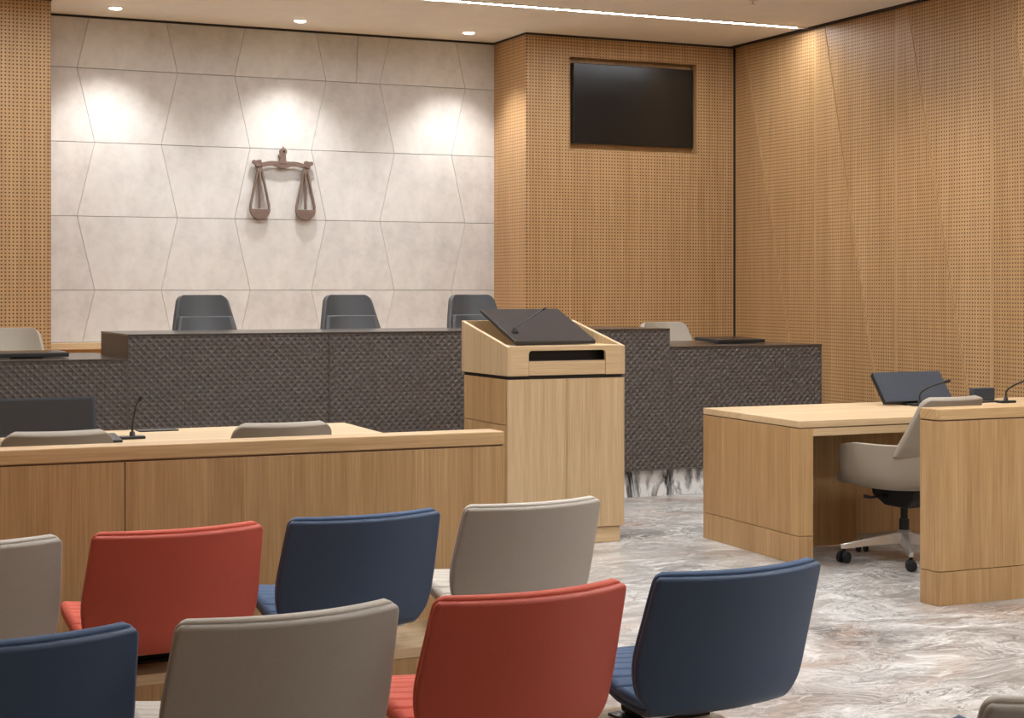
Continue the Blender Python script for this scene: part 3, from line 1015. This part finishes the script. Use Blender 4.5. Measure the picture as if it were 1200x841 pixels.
def stitch(p, u, v):
    if u > -.12:
        return 0.0
    f = (p.y / .036) % 1.0
    return -.006 * max(0.0, 1 - abs(f - .5) / .14)
SEATS = {}
def gallery_seat(color, label, loc, rz):
    group = 'tub chairs of the public gallery'
    if color in SEATS:
        return copy_thing(SEATS[color], loc, rz, label, group)
    shell, pad = CH[color]
    t = thing('gallery_chair', label, 'chair', loc, rz, group)
    vv = cosr(17)
    MB().slab(gallery_surf, [(-.020, .032, .05), (-.018, .022, .028), (-.011, .017, .018), (-.003, .017, .018), (-.002, .03, .03)], US, vv, 1).build('shell', shell, t, smooth=True)
    MB().slab(gallery_surf, [(-.0015, .012, .02), (.000, .002, .004), (.007, .0, .0), (.017, .005, .012), (.022, .02, .06)], US, vv, 1, stitch).build('upholstery', pad, t, smooth=True)
    MB().box(-.12, .12, .06, .20, .385, .415).build('seat_plate', M['black'], t, bevel=.006)
    MB().box(-.19, .19, -.085, -.045, .362, .372).build('mounting_bar', M['steel'], t, bevel=.004)
    MB().box(-.09, .09, .09, .20, .308, .392).build('pedestal', M['rubber'], t, bevel=.012)
    MB().box(-.12, .12, .08, .21, .300, .308).build('pedestal_foot', M['black'], t, bevel=.003)
    SEATS[color] = t
    return t
YAW = R(5.5)
gallery_seat('grey', 'grey gallery chair between a navy and a red chair in the middle row', (1.016, 3.60, 0), YAW)
gallery_seat('navy', 'navy gallery chair at the open aisle end of its row, beside a red chair', (2.188, 3.69, 0), YAW)
gallery_seat('red', 'red gallery chair between the grey chair and the aisle-end navy chair', (1.592, 3.62, 0), YAW)
gallery_seat('navy', 'navy gallery chair beside a grey chair, far from the aisle in the middle row', (.443, 3.58, 0), YAW)
gallery_seat('grey', 'grey gallery chair before the long rail, beside a red chair far from the aisle', (.508, 4.89, 0), YAW)
gallery_seat('red', 'red gallery chair before the long rail, between grey and navy chairs', (1.088, 4.92, 0), YAW)
gallery_seat('navy', 'navy gallery chair before the long rail, between red and grey chairs', (1.672, 4.98, 0), YAW)
gallery_seat('grey', 'grey gallery chair before the lectern, at the aisle end of its row', (2.264, 5.04, 0), YAW)
gallery_seat('grey', 'grey gallery chair at the aisle end of the rearmost row', (2.125, 2.36, 0), R(-5))
gallery_seat('navy', 'navy gallery chair of the rearmost row, beside a grey chair', (1.52, 2.30, 0), R(0))

def seat_plinth(label, x0, x1, y0, y1, rz):
    t = thing('seat_plinth', label, 'plinth', ((x0 + x1) / 2, (y0 + y1) / 2, 0), rz, 'timber plinths under the gallery chairs')
    w, d = (x1 - x0) / 2, (y1 - y0) / 2
    MB().box(-w, w, -d, d, 0, .268).build('plinth_body', M['oak'], t, bevel=.002)
    MB().box(-w - .004, w + .004, -d - .004, d + .004, .268, .300).build('plinth_top', M['oak_pale_x'], t, bevel=.003)
seat_plinth('low oak plinth under the chair row before the long rail', -.3, 2.45, 4.86, 5.26, R(1.5))
seat_plinth('low oak plinth under the row with the aisle-end navy chair', -.3, 2.32, 3.55, 3.93, R(1.5))
seat_plinth('low oak plinth under the rearmost row of gallery chairs', 1.2, 2.5, 2.36, 2.74, R(1.5))
